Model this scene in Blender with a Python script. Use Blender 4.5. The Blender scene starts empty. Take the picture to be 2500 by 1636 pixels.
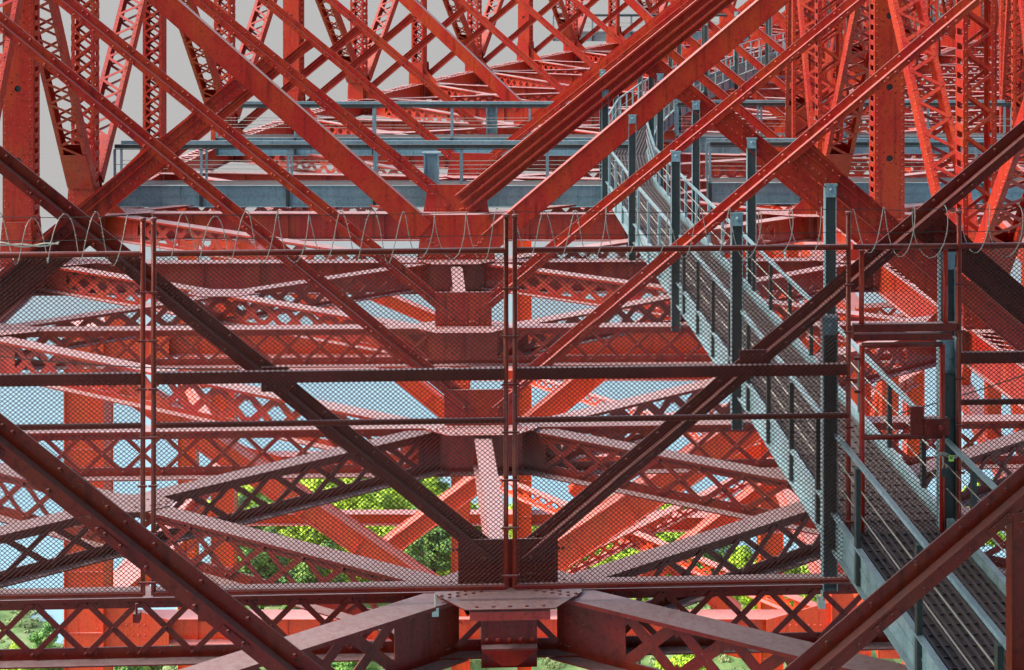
import bpy, math, random
from mathutils import Vector, Matrix
from math import radians, sin, cos, tan, pi
random.seed(7)
C = bpy.context.scene.collection
scene = bpy.context.scene

# ------------------------------------------------------------------ camera
cam_d = bpy.data.cameras.new('camera'); cam = bpy.data.objects.new('camera', cam_d); C.objects.link(cam)
cam_d.sensor_width = 36; F = 3794/2500
cam_d.lens = 36*F
cam.location = (0, 0, 0); cam.rotation_euler = (radians(90), 0, 0)
cam_d.shift_y = -1018/2500
cam_d.clip_start = .5; cam_d.clip_end = 6000
scene.camera = cam
# ------------------------------------------------------------------ light
SUN_EL, SUN_AZ = radians(42), radians(-94)       # azimuth from +Y towards +X: from the left, a little behind the camera
w = bpy.data.worlds.new('World'); scene.world = w; w.use_nodes = True
nt = w.node_tree; bg = nt.nodes['Background']
sky = nt.nodes.new('ShaderNodeTexSky'); sky.sky_type = 'NISHITA'; sky.sun_disc = False
sky.sun_elevation = SUN_EL; sky.sun_rotation = SUN_AZ; sky.air_density = 1.6; sky.dust_density = 5.5; sky.ozone_density = 1.0
nt.links.new(sky.outputs[0], bg.inputs[0]); bg.inputs[1].default_value = .15
sd = bpy.data.lights.new('sun', 'SUN'); so = bpy.data.objects.new('sun', sd); C.objects.link(so)
sd.energy = 2.4; sd.angle = radians(14); sd.color = (1, .95, .88)
sdir = Vector((sin(SUN_AZ)*cos(SUN_EL), cos(SUN_AZ)*cos(SUN_EL), sin(SUN_EL)))
so.rotation_euler = sdir.to_track_quat('Z', 'Y').to_euler()
scene.view_settings.view_transform = 'Standard'; scene.view_settings.look = 'None'
scene.view_settings.exposure = 0.92; scene.view_settings.gamma = 1
scene.cycles.max_bounces = 6; scene.cycles.diffuse_bounces = 3; scene.cycles.glossy_bounces = 3
scene.cycles.use_denoising = True

# ------------------------------------------------------------------ materials
def newmat(name):
    m = bpy.data.materials.new(name); m.use_nodes = True
    n = m.node_tree; b = n.nodes['Principled BSDF']
    return m, n, b, (lambda a, c: n.links.new(a, c))
def N(n, t, **k):
    x = n.nodes.new(t)
    for a, v in k.items(): setattr(x, a, v)
    return x
def paint(name, base, worn, dark, top, rough=.34, scale=1.3, top_sheen=.75, bump=.2, coat=.6):
    """weathered steel paint: blotches, streaks, grime, sky sheen painted as a chalky film where it lies flat"""
    m, n, b, L = newmat(name)
    geo = N(n, 'ShaderNodeNewGeometry')
    mp = N(n, 'ShaderNodeMapping'); mp.inputs['Scale'].default_value = (1, 1, .35)
    L(geo.outputs['Position'], mp.inputs['Vector'])
    n1 = N(n, 'ShaderNodeTexNoise'); n1.inputs['Scale'].default_value = scale; n1.inputs['Detail'].default_value = 8; n1.inputs['Roughness'].default_value = .65
    L(mp.outputs[0], n1.inputs['Vector'])
    n2 = N(n, 'ShaderNodeTexNoise'); n2.inputs['Scale'].default_value = 11; n2.inputs['Detail'].default_value = 6; n2.inputs['Roughness'].default_value = .7
    L(geo.outputs['Position'], n2.inputs['Vector'])
    r1 = N(n, 'ShaderNodeMapRange'); r1.inputs[1].default_value = .40; r1.inputs[2].default_value = .62; L(n1.outputs[0], r1.inputs[0])
    r2 = N(n, 'ShaderNodeMapRange'); r2.inputs[1].default_value = .52; r2.inputs[2].default_value = .74; r2.inputs[4].default_value = .85; L(n2.outputs[0], r2.inputs[0])
    m1 = N(n, 'ShaderNodeMix', data_type='RGBA'); m1.inputs[6].default_value = (*base, 1); m1.inputs[7].default_value = (*worn, 1); L(r1.outputs[0], m1.inputs[0])
    m2 = N(n, 'ShaderNodeMix', data_type='RGBA'); m2.inputs[7].default_value = (*dark, 1); L(m1.outputs[2], m2.inputs[6]); L(r2.outputs[0], m2.inputs[0])
    # rain streaks and chipped pale specks
    mp2 = N(n, 'ShaderNodeMapping'); mp2.inputs['Scale'].default_value = (7, 7, .5); L(geo.outputs['Position'], mp2.inputs['Vector'])
    n3 = N(n, 'ShaderNodeTexNoise'); n3.inputs['Scale'].default_value = 1; n3.inputs['Detail'].default_value = 5; L(mp2.outputs[0], n3.inputs['Vector'])
    r5 = N(n, 'ShaderNodeMapRange'); r5.inputs[1].default_value = .55; r5.inputs[2].default_value = .75; r5.inputs[4].default_value = .6; L(n3.outputs[0], r5.inputs[0])
    m5 = N(n, 'ShaderNodeMix', data_type='RGBA'); m5.inputs[7].default_value = (*[c*.9 for c in dark], 1); L(m2.outputs[2], m5.inputs[6]); L(r5.outputs[0], m5.inputs[0])
    n4 = N(n, 'ShaderNodeTexNoise'); n4.inputs['Scale'].default_value = 26; n4.inputs['Detail'].default_value = 3; L(geo.outputs['Position'], n4.inputs['Vector'])
    r6 = N(n, 'ShaderNodeMapRange'); r6.inputs[1].default_value = .68; r6.inputs[2].default_value = .72; r6.inputs[4].default_value = .3; L(n4.outputs[0], r6.inputs[0])
    m6 = N(n, 'ShaderNodeMix', data_type='RGBA'); m6.inputs[7].default_value = (*[c*.75 for c in top], 1); L(m5.outputs[2], m6.inputs[6]); L(r6.outputs[0], m6.inputs[0]); m2 = m6
    # sky sheen painted as pale chalk and dust on upward faces
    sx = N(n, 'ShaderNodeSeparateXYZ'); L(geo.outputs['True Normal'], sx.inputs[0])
    r3 = N(n, 'ShaderNodeMapRange'); r3.inputs[1].default_value = .62; r3.inputs[2].default_value = 1; r3.inputs[4].default_value = top_sheen; L(sx.outputs[2], r3.inputs[0])
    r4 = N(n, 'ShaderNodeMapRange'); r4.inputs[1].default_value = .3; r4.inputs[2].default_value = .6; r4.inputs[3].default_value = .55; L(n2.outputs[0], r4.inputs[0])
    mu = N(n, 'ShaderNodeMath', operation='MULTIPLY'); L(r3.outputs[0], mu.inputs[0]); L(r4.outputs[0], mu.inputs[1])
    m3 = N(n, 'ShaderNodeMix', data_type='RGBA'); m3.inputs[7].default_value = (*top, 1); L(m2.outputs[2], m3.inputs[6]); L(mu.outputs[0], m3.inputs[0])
    L(m3.outputs[2], b.inputs['Base Color'])
    rr = N(n, 'ShaderNodeMapRange'); rr.inputs[3].default_value = rough-.1; rr.inputs[4].default_value = rough+.22; L(n2.outputs[0], rr.inputs[0]); L(rr.outputs[0], b.inputs['Roughness'])
    b.inputs['Coat Weight'].default_value = coat; b.inputs['Coat Roughness'].default_value = .14; b.inputs['Specular IOR Level'].default_value = .18
    bp = N(n, 'ShaderNodeBump'); bp.inputs['Strength'].default_value = bump; bp.inputs['Distance'].default_value = .02; L(n2.outputs[0], bp.inputs['Height']); L(bp.outputs[0], b.inputs['Normal'])
    return m
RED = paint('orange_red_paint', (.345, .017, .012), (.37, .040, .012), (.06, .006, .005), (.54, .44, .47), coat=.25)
BROWN_SHADE = paint('brown_and_shaded_red_paint', (.15, .008, .005), (.15, .018, .006), (.03, .003, .003), (.34, .27, .29), top_sheen=.8, coat=.08)  # shade painted into the nearest steel's red; also the brown of fence rails
TOWR = paint('brightened_orange_tower_paint', (.85, .070, .022), (.72, .085, .020), (.30, .025, .012), (.72, .50, .52), coat=.15)  # more orange tower paint, its colour brightened to offset the shade from above
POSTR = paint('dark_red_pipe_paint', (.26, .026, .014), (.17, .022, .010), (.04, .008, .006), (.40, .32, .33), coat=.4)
GREY = paint('blue_grey_paint', (.22, .35, .41), (.16, .27, .32), (.06, .085, .095), (.33, .40, .43), top_sheen=.4)
DKGREY = paint('dark_grey_steel', (.045, .055, .056), (.03, .04, .04), (.015, .018, .018), (.2, .22, .22), top_sheen=.4, coat=.1)
def plain(name, col, rough=.6, metal=0):
    m, n, b, L = newmat(name)
    g = N(n, 'ShaderNodeNewGeometry'); t = N(n, 'ShaderNodeTexNoise'); t.inputs['Scale'].default_value = 9; t.inputs['Detail'].default_value = 5; L(g.outputs['Position'], t.inputs['Vector'])
    mx = N(n, 'ShaderNodeMix', data_type='RGBA'); mx.inputs[6].default_value = (*[c*.65 for c in col], 1); mx.inputs[7].default_value = (*[min(1, c*1.25) for c in col], 1)
    L(t.outputs[0], mx.inputs[0]); L(mx.outputs[2], b.inputs['Base Color']); b.inputs['Roughness'].default_value = rough; b.inputs['Metallic'].default_value = metal
    return m
MESHM = plain('rusty_mesh_wire', (.05, .014, .011), .8, 0)
GALV = plain('galvanised_wire', (.42, .42, .38), .45, .4)
COILM = plain('tarnished_razor_wire', (.34, .31, .28), .45, .3)
BLACKW = plain('black_cable_and_hole_shade', (.02, .018, .018), .6)
TAG = plain('yellow_green_tag', (.45, .75, .08), .5)
GRATE = plain('walkway_deck', (.075, .055, .052), .6)
GRATE2 = plain('walkway_rib', (.085, .066, .066), .5)

# ------------------------------------------------------------------ mesh builder
class MB:
    def __init__(s): s.v = []; s.f = []
    def box(s, x0, x1, y0, y1, z0, z1):
        b = len(s.v)
        s.v += [(x0,y0,z0),(x1,y0,z0),(x1,y1,z0),(x0,y1,z0),(x0,y0,z1),(x1,y0,z1),(x1,y1,z1),(x0,y1,z1)]
        s.f += [tuple(b+i for i in q) for q in ((0,3,2,1),(4,5,6,7),(0,1,5,4),(1,2,6,5),(2,3,7,6),(3,0,4,7))]
        return s
    def bar(s, a, b_, wd, h, up=(0,0,1)):
        a = Vector(a); b_ = Vector(b_); d = (b_-a)
        if d.length < 1e-6: return s
        d.normalize(); u = Vector(up); sd_ = u.cross(d)
        if sd_.length < 1e-4: sd_ = Vector((1,0,0)).cross(d)
        sd_.normalize(); u = d.cross(sd_)
        b = len(s.v)
        for p in (a, b_):
            for k, l in ((-1,-1),(1,-1),(1,1),(-1,1)):
                s.v.append(tuple(p + sd_*k*wd/2 + u*l*h/2))
        s.f += [tuple(b+i for i in q) for q in ((0,1,2,3),(7,6,5,4),(0,4,5,1),(1,5,6,2),(2,6,7,3),(3,7,4,0))]
        return s
    def tube(s, pts, r, n=6, caps=True):
        pts = [Vector(p) for p in pts]; b = len(s.v); prev = None
        for i, p in enumerate(pts):
            d = (pts[min(i+1, len(pts)-1)] - pts[max(i-1, 0)]).normalized()
            if prev is None:
                x = d.orthogonal().normalized()
            else:
                x = (prev - d*prev.dot(d)).normalized()
            prev = x; y = d.cross(x)
            for k in range(n):
                a = 2*pi*k/n; s.v.append(tuple(p + x*r*cos(a) + y*r*sin(a)))
        for i in range(len(pts)-1):
            for k in range(n):
                k2 = (k+1) % n
                s.f.append((b+i*n+k, b+i*n+k2, b+(i+1)*n+k2, b+(i+1)*n+k))
        if caps:
            s.f.append(tuple(b+k for k in range(n))[::-1]); s.f.append(tuple(b+(len(pts)-1)*n+k for k in range(n)))
        return s
    def poly(s, pts, off):            # convex outline extruded by vector off
        b = len(s.v); n = len(pts); o = Vector(off)
        s.v += [tuple(p) for p in pts] + [tuple(Vector(p)+o) for p in pts]
        s.f.append(tuple(b+k for k in range(n))); s.f.append(tuple(b+n+k for k in range(n))[::-1])
        for k in range(n):
            k2 = (k+1) % n; s.f.append((b+k, b+n+k, b+n+k2, b+k2))
        return s
    def rivet(s, p, nrm, r=.028):
        p = Vector(p); nn = Vector(nrm).normalized(); x = nn.orthogonal().normalized(); y = nn.cross(x); b = len(s.v); k6 = 6
        for rr, hh in ((1, 0), (.72, .55)):
            for k in range(k6):
                a = 2*pi*k/k6; s.v.append(tuple(p + (x*cos(a)+y*sin(a))*r*rr + nn*r*hh))
        s.v.append(tuple(p+nn*r*.8))
        for k in range(k6):
            k2 = (k+1) % k6
            s.f.append((b+k, b+k2, b+k6+k2, b+k6+k)); s.f.append((b+k6+k, b+k6+k2, b+2*k6))
        return s
    def rrow(s, a, b_, nrm, step=.16, r=.028):
        a = Vector(a); b_ = Vector(b_); L = (b_-a).length; n = max(1, int(L/step))
        for i in range(n+1): s.rivet(a.lerp(b_, i/n), nrm, r)
        return s
    def mesh(s, name, mat, smooth=False):
        me = bpy.data.meshes.new(name); me.from_pydata(s.v, [], s.f); me.materials.append(mat)
        if smooth: me.polygons.foreach_set('use_smooth', [True]*len(me.polygons))
        me.update(); return me
def obj(name, mb, mat, parent=None, smooth=False):
    me = mb if isinstance(mb, bpy.types.Mesh) else mb.mesh(name, mat, smooth)
    o = bpy.data.objects.new(name, me); C.objects.link(o)
    if parent: o.parent = parent
    return o
USED = {}
def tag(o, label, cat, group=None):
    n = len(label.split()); assert 4 <= n <= 16, label
    if label in USED: print('DUP LABEL', label)
    USED[label] = 1
    o['label'] = label; o['category'] = cat
    if group: o['group'] = group
    o['kind'] = 'thing'
def empty(name, M, label, cat, group=None):
    o = bpy.data.objects.new(name, None); C.objects.link(o); o.matrix_world = M; o.empty_display_size = .3
    tag(o, label, cat, group); return o
def frameM(a, b, up=(0,0,1)):
    a = Vector(a); x = (Vector(b)-a).normalized(); u = Vector(up); y = u.cross(x).normalized(); z = x.cross(y)
    return Matrix(((x.x,y.x,z.x,a.x),(x.y,y.y,z.y,a.y),(x.z,y.z,z.z,a.z),(0,0,0,1)))
def px(p):
    return (1250 + 3794*p[0]/p[1], -200 - 3794*p[2]/p[1])
def inview(a, b, m=90):
    a = Vector(a); b = Vector(b)
    for k in range(21):
        p = a.lerp(b, k/20)
        if p.y > 3:
            x, y = px(p)
            if -m < x < 2500+m and -m < y < 1636+m: return True
    return False
CACHE = {}
def member(name, a, b, builder, mat, label, cat, group=None, up=(0,0,1), key=None, mats=None):
    """thing with parts; builder(L) gives {part name: MB or list of MB}"""
    if not inview(a, b): return None
    M = frameM(a, b, up); L = (Vector(b)-Vector(a)).length
    t = empty(name, M, label, cat, group)
    k = (key, round(L, 1), mat.name) if key else None
    if k and k in CACHE: L0, parts = CACHE[k]
    else:
        L0 = L; parts = []
        for pn, mb in builder(L).items():
            for q in (mb if isinstance(mb, list) else [mb]):
                parts.append((pn, q.mesh(pn, (mats or {}).get(pn, mat))))
        if k: CACHE[k] = (L0, parts)
    for pn, me in parts:
        o = obj(pn, me, None, t)
        if abs(L0-L) > 1e-4: o.scale = (L/L0, 1, 1)
    return t

# ------------------------------------------------------------------ member shapes (x along, y away from the camera, z up)
def lace(mb, x0, x1, y, z0, z1, cell, wd, th, zig=False, rv=False):
    """crossed lacing bars in the plane y between heights z0,z1"""
    n = max(1, round((x1-x0)/cell)); c = (x1-x0)/n
    for i in range(n):
        a = x0+i*c; b = a+c
        if not zig or i % 2 == 0: mb.bar((a, y, z0), (b, y, z1), wd, th, (0,-1,0)) if False else mb.bar((a, y, z0), (b, y, z1), th, wd, (0,0,1))
        if not zig or i % 2 == 1: mb.bar((a, y+th*1.05, z1), (b, y+th*1.05, z0), th, wd, (0,0,1))
        if rv:
            mb.rivet((a, y-th*.6, z1-.02), (0,-1,0), .03); mb.rivet((a+c/2, y-th*.6, (z0+z1)/2), (0,-1,0), .03); mb.rivet((a, y-th*.6, z0+.02), (0,-1,0), .03)
def laced_beam(depth=.95, fw=.4, cell=.95, wd=.09, leg=.17, ends=(.5,.5), front=.06, rv=True, mid=None, angle=.02):
    def f(L):
        top, bot, lc, pl = MB(), MB(), MB(), []
        top.box(0, L, -front, fw-front, -.022, 0); top.box(0, L, -.012, .012, -leg, -.022)
        top.box(0, L, -front, -front+.02, -.05, -.022)
        bot.box(0, L, -fw*.55, fw*.35, -depth-.022, -depth); bot.box(0, L, -.012, .012, -depth, -depth+leg)
        if rv:
            top.rrow((.1, -.012, -leg*.55), (L-.1, -.012, -leg*.55), (0,-1,0), .48, .026); bot.rrow((.1, -.012, -depth+leg*.45), (L-.1, -.012, -depth+leg*.45), (0,-1,0), .48, .026)
        lace(lc, ends[0], L-ends[1], -.03, -depth+leg*.4, -leg*.4, cell, wd, .018, rv=rv)
        d = {'top_flange': top, 'bottom_flange': bot, 'lacing': lc}
        z0, z1 = -depth+leg*.6, -leg*.6
        if ends[0] > .2: pl.append(MB().box(.02, ends[0]+.08, -.034, -.014, z0, z1))
        if ends[1] > .2: pl.append(MB().box(L-ends[1]-.08, L-.02, -.034, -.014, z0, z1))
        if mid: pl.append(MB().box(L/2-mid, L/2+mid, -.06, -.04, z0, z1))
        if pl: d['web_plate'] = pl
        return d
    return f
def perf_beam(depth=.85, fw=.42, cell=.78, ends=(1.6,1.2), barw=.165, rv=False):
    """flanged beam whose web is a plate pierced with crossed openings, solid toward the ends"""
    def f(L):
        top, bot, web = MB(), MB(), MB()
        top.box(0, L, -fw*.5, fw*.5, -.025, 0); top.box(0, L, -fw*.5, -fw*.5+.02, -.06, -.025)
        bot.box(0, L, -fw*.5, fw*.5, -depth-.025, -depth)
        b = depth*.13
        web.box(0, L, -.012, .012, -b-.025, -.025); web.box(0, L, -.012, .012, -depth, -depth+b)
        web.box(.01, ends[0]+.02, -.011, .011, -depth+b-.01, -b); web.box(L-ends[1]-.02, L-.01, -.011, .011, -depth+b-.01, -b)
        z0, z1 = -depth+b*.6, -b*.8
        n = max(1, round((L-sum(ends))/cell)); c = (L-sum(ends))/n
        for i in range(n):
            a = ends[0]+i*c
            web.bar((a, 0, z0), (a+c, 0, z1), .02, barw, (0,0,1)); web.bar((a, .004, z1), (a+c, .004, z0), .02, barw, (0,0,1))
            for xx, zz in ((a, z0), (a, z1)):       # the plate is fuller where the bars meet the edges
                s_ = 1 if zz == z0 else -1
                web.poly([(xx-.14, -.008, zz), (xx+.14, -.008, zz), (xx, -.008, zz+s_*.2)], (0, .014, 0))
        if rv:
            top.rrow((.1, -fw*.5-.001, -.04), (L-.1, -fw*.5-.001, -.04), (0,-1,0), .4, .02)
        return {'top_flange': top, 'bottom_flange': bot, 'web': web}
    return f
def plate_girder(depth=.9, fw=.42, st=1.6, rv=True):
    def f(L):
        top, bot, web = MB(), MB(), MB()
        top.box(0, L, -fw/2, fw/2, -.03, 0); bot.box(0, L, -fw/2, fw/2, -depth-.03, -depth)
        web.box(0, L, -.012, .012, -depth, -.03)
        n = max(2, int(L/st))
        for i in range(1, n): web.box(L*i/n-.012, L*i/n+.012, -.10, -.012, -depth+.003, -.033)
        if rv:
            web.rrow((.1, -.012, -.12), (L-.1, -.012, -.12), (0,-1,0), .3, .024); web.rrow((.1, -.012, -depth+.1), (L-.1, -.012, -depth+.1), (0,-1,0), .3, .024)
        return {'top_flange': top, 'bottom_flange': bot, 'web': web}
    return f
def arm_shape(h=.4, ledge=.14, rv=True):
    """brace arm: two back-to-back angles, upright legs above and below a jutting ledge"""
    def f(L):
        up, lo, le = MB(), MB(), MB()
        up.box(0, L, ledge*.8, ledge*.8+.02, .001, h*.55)
        lo.box(0, L, 0, .02, -h*.45, -.021); lo.box(0, L, .021, ledge, -h*.45, -h*.45+.02)
        le.box(0, L, -.012, ledge*.8+.02, -.02, 0)
        n = int(L/1.5)
        for i in range(n):
            x = L*(i+.5)/n; lo.box(x-.18, x+.18, -.016, 0, -h*.4, -.05)
            for dx in (-.1, .1): lo.rivet((x+dx, -.016, -h*.24), (0,-1,0), .028)
        if rv:
            up.rrow((.3, ledge*.8, h*.3), (L-.3, ledge*.8, h*.3), (0,-1,0), .62, .034); lo.rrow((.1, 0, -h*.3), (L-.1, 0, -h*.3), (0,-1,0), .62, .034)
            up.rrow((.2, ledge*.8, h*.3), (1.8, ledge*.8, h*.3), (0,-1,0), .16, .028); up.rrow((L-1.8, ledge*.8, h*.3), (L-.2, ledge*.8, h*.3), (0,-1,0), .16, .028)
            for i in range(n):
                up.rivet((L*(i+.5)/n, ledge*.8, h*.28), (0,-1,0), .028)
        return {'upper_leg': up, 'lower_leg': lo, 'ledge': le}
    return f
def flat_arm(h=.9):
    def f(L):
        a, e = MB(), MB()
        a.box(0, L, 0, .03, -h/2, h/2)
        e.box(0, L, -.03, .32, h/2, h/2+.025); e.box(0, L, .03, .32, -h/2-.025, -h/2)
        return {'face_plate': a, 'edge_flange': e}
    return f
def triple_arm(h=.95):
    def f(L):
        a, e = MB(), []
        a.box(0, L, 0, .02, -h/2, h/2)
        for z in (h/2, h*.12, -h*.22):
            q = MB(); q.box(0, L, -.16, -.001, z-.02, z); q.box(0, L, -.16, -.14, z-.07, z-.02); e.append(q)
        a.box(0, L, -.10, 0, -h/2-.02, -h/2); a.rrow((.2, 0, -h*.38), (3, 0, -h*.38), (0,-1,0), .15, .03); a.rrow((.2, 0, h*.3), (3, 0, h*.3), (0,-1,0), .15, .03)
        return {'face_plate': a, 'ledge': e}
    return f
def knee_shape(h=.5, rv=True, flare=0):
    """knee brace: box of two flanged channels, spread into a plate at its upper end (x = flare end)"""
    def f(L):
        a, e, p = MB(), [], MB()
        a.box(0, L, .01, .03, -h/2, h/2)
        for z in (h/2, .06, -h/2):
            q = MB(); q.box(0, L, -.09, .14, z-.018, z); e.append(q)
        x0, x1 = (0, 1.0) if flare == 0 else (L, L-1.0)
        p.poly([(x0, -.02, h*.66), (x1, -.02, h*.5), (x1, -.02, -h*.5), (x0, -.02, -h*.66)], (0, .02, 0))
        if rv:
            for z in (.3*h, -.25*h):
                p.rrow((x0+(x1-x0)*.1, -.02, z), (x0+(x1-x0)*.95, -.02, z*.9), (0,-1,0), .17, .03)
            a.rrow((.3, .01, h*.36), (L-.3, .01, h*.36), (0,-1,0), .5, .026); a.rrow((.3, .01, -h*.3), (L-.3, .01, -h*.3), (0,-1,0), .5, .026)
        return {'channel_web': a, 'flange': e, 'gusset_plate': p}
    return f
def lattice_box(a=.8, b=.6, cell=.5, wd=.085, zig=False, ends=(1.1,.8), ang=.12, sides='plate', backlace=True):
    """built-up member: side plates with ticks of battens, laced front and back; a = width (y'), b = other; x along"""
    def f(L):
        sp, lc, ens = [], [], []
        for s in (-1, 1):
            q = MB(); z = s*a/2
            if sides == 'plate': q.box(0, L, -b/2, b/2, min(z, z-s*.02), max(z, z-s*.02))
            for yy in (-b/2, b/2):
                y0, y1 = (yy, yy+.02) if yy < 0 else (yy-.02, yy)
                q.box(0, L, y0, y1, min(z-s*.022, z-s*ang), max(z-s*.022, z-s*ang))
            n = int(L/.22)
            for i in range(n):
                x = L*(i+.5)/n; q.rivet((x, -b/2, z-s*ang*.5), (0,-1,0), .024); q.rivet((x, -b*.36, z), (0,0,s), .03)
            if sides == 'batten':
                n = int(L/.36)
                for yy in (-b/2, b/2): q.box(0, L, min(yy, yy*.72), max(yy, yy*.72), min(z, z-s*.02), max(z, z-s*.02))
                for i in range(n): q.box(L*(i+.2)/n, L*(i+.75)/n, -b/2+.004, b/2-.004, min(z+s*.001, z+s*.014), max(z+s*.001, z+s*.014))
            sp.append(q)
        for yy in ((-b/2-.012, b/2+.012) if backlace else (-b/2-.012,)):
            q = MB(); lace(q, ends[0], L-ends[1], yy, -a/2+ang*.5, a/2-ang*.5, cell, wd, .014, zig); lc.append(q)
        for x0, x1 in ((0, ends[0]+.1), (L-ends[1]-.1, L)):
            en = MB(); en.box(x0+.01, x1, -b/2-.03, -b/2-.02, -a/2+.01, a/2-.01); ens.append(en)
            en.rrow((x0+.1, -b/2-.03, -a/2+.07), (x1-.05, -b/2-.03, -a/2+.07), (0,-1,0), .18, .026); en.rrow((x0+.1, -b/2-.03, a/2-.07), (x1-.05, -b/2-.03, a/2-.07), (0,-1,0), .18, .026)
            en = MB(); en.box(x0+.01, x1, b/2+.02, b/2+.03, -a/2+.01, a/2-.01); ens.append(en)
        return {'side_plate': sp, 'lacing': lc, 'end_plate': ens}
    return f
def holed_post(a=.86, b=.7, pitch=2.14, hr=.1, off=.95):
    """box post whose wide front plate has round hand holes; laced sides"""
    def f(L):
        fr, sp, lc, bk = MB(), [], [], MB()
        hx = []; x = off
        while x < L-.4: hx.append(x); x += pitch
        y = -b/2; cur = 0; s = .2
        for h in hx:
            fr.box(cur, h-s, y, y+.03, -a/2, a/2); cur = h+s
            fr.box(h-s, h+s, y, y+.03, s, a/2); fr.box(h-s, h+s, y, y+.03, -a/2, -s)
            n = 16; ins = []; out = []
            for k in range(n):
                an = 2*pi*(k+.5)/n; ca, sa = cos(an), sin(an); ins.append((h+hr*ca, sa*hr)); m_ = s/max(abs(ca), abs(sa)); out.append((h+ca*m_, sa*m_))
            bs = len(fr.v); fr.v += [(p[0], y, p[1]) for p in ins] + [(p[0], y, p[1]) for p in out] + [(p[0], y+.03, p[1]) for p in ins]
            for k in range(n):
                k2 = (k+1) % n; fr.f.append((bs+k, bs+n+k, bs+n+k2, bs+k2)); fr.f.append((bs+k, bs+k2, bs+2*n+k2, bs+2*n+k))
        fr.box(cur, L, y, y+.03, -a/2, a/2)
        hl = []
        for h in hx:
            q = MB(); q.box(h-hr*1.3, h+hr*1.3, y+.05, y+.06, -hr*1.3, hr*1.3); hl.append(q)  # black plate behind each hole paints the shade of the post interior
        bk.box(0, L, b/2-.03, b/2, -a/2, a/2)
        for sg in (-1, 1):
            q = MB(); z = sg*a/2
            for y0, y1 in ((-b/2, -b/2+.16), (b/2-.16, b/2)): q.box(0, L, y0, y1, min(z, z+sg*.02), max(z, z+sg*.02))
            n = int(L/.2)
            for i in range(n): q.rivet((L*(i+.5)/n, -b/2, z-sg*.055), (0,-1,0), .026); q.rivet((L*(i+.5)/n, -b/2+.09, z+sg*.02), (0,0,sg), .03)
            sp.append(q)
            q = MB(); n = int(L/.3)
            for i in range(n):
                a0 = L*i/n; q.box(a0+.05, a0+.2, -b/2+.1, b/2-.1, min(z+sg*.022, z+sg*.034), max(z+sg*.022, z+sg*.034))
            lc.append(q)
        return {'front_plate': fr, 'back_plate': bk, 'side_angle': sp, 'battens': lc, 'hole_shade': hl}
    return f

# ------------------------------------------------------------------ bridge geometry
P = 7.62; ZB = -10.3; W = 13.0; NMAX = 21
head = {-2:-4.5,-1:-4.5,0:-4.5,1:-4.5,2:-3.5,3:-2,4:3,5:8,6:13,7:17,8:20,9:22,10:24,11:25,12:26,13:27,14:28,15:29,16:30,17:31,18:32,19:33,20:34,21:34}
ctrX = {0: -.06}
for i in range(0, NMAX): ctrX[i+1] = ctrX[i] + P*tan(radians(head[i]))
for i in (-1, -2): ctrX[i] = ctrX[i+1] - P*tan(radians(head[i]))
ctrX[1] = -.62; ctrX[2] = -1.22; ctrX[3] = -1.68; ctrX[4] = -1.95
def yaw(i):
    return {-2:-3,-1:-3,0:-2.6,1:-2.2,2:-1.5,3:-1,4:.5}.get(i, (head.get(i-1, 26)+head.get(i, 26))/2)
def D(i): return (3.13+i)*P
def node(i, off, z=0):            # point of frame i at lateral offset off, height z above the bracing plane
    a = radians(yaw(i)); return Vector((ctrX[i]+off*cos(a), D(i)-off*sin(a), ZB+z))
ORD = ['nearest','second nearest','third nearest','fourth nearest','fifth nearest','sixth nearest','seventh','eighth','ninth','tenth','eleventh','twelfth','thirteenth','fourteenth','fifteenth','sixteenth','seventeenth','eighteenth','nineteenth','twentieth','twenty-first','twenty-second','farthest']
def od(i):
    k = i+1; s = ORD[k]
    return s if k < 6 else s+' row back'
def row(i):
    k = i+1
    return ('nearest row' if k == 0 else ORD[k].replace(' nearest', '')+' row back')
SLOPE = .845
armh = {-1:.31, 0:.29, 1:.28, 2:.32, 3:.60, 4:.44, 5:.36, 6:.36, 7:.56, 11:.54, 15:.54, 19:.54}
def mt(i): return BROWN_SHADE if i < 1 else RED  # nearest rows take the red with shade painted in
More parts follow.
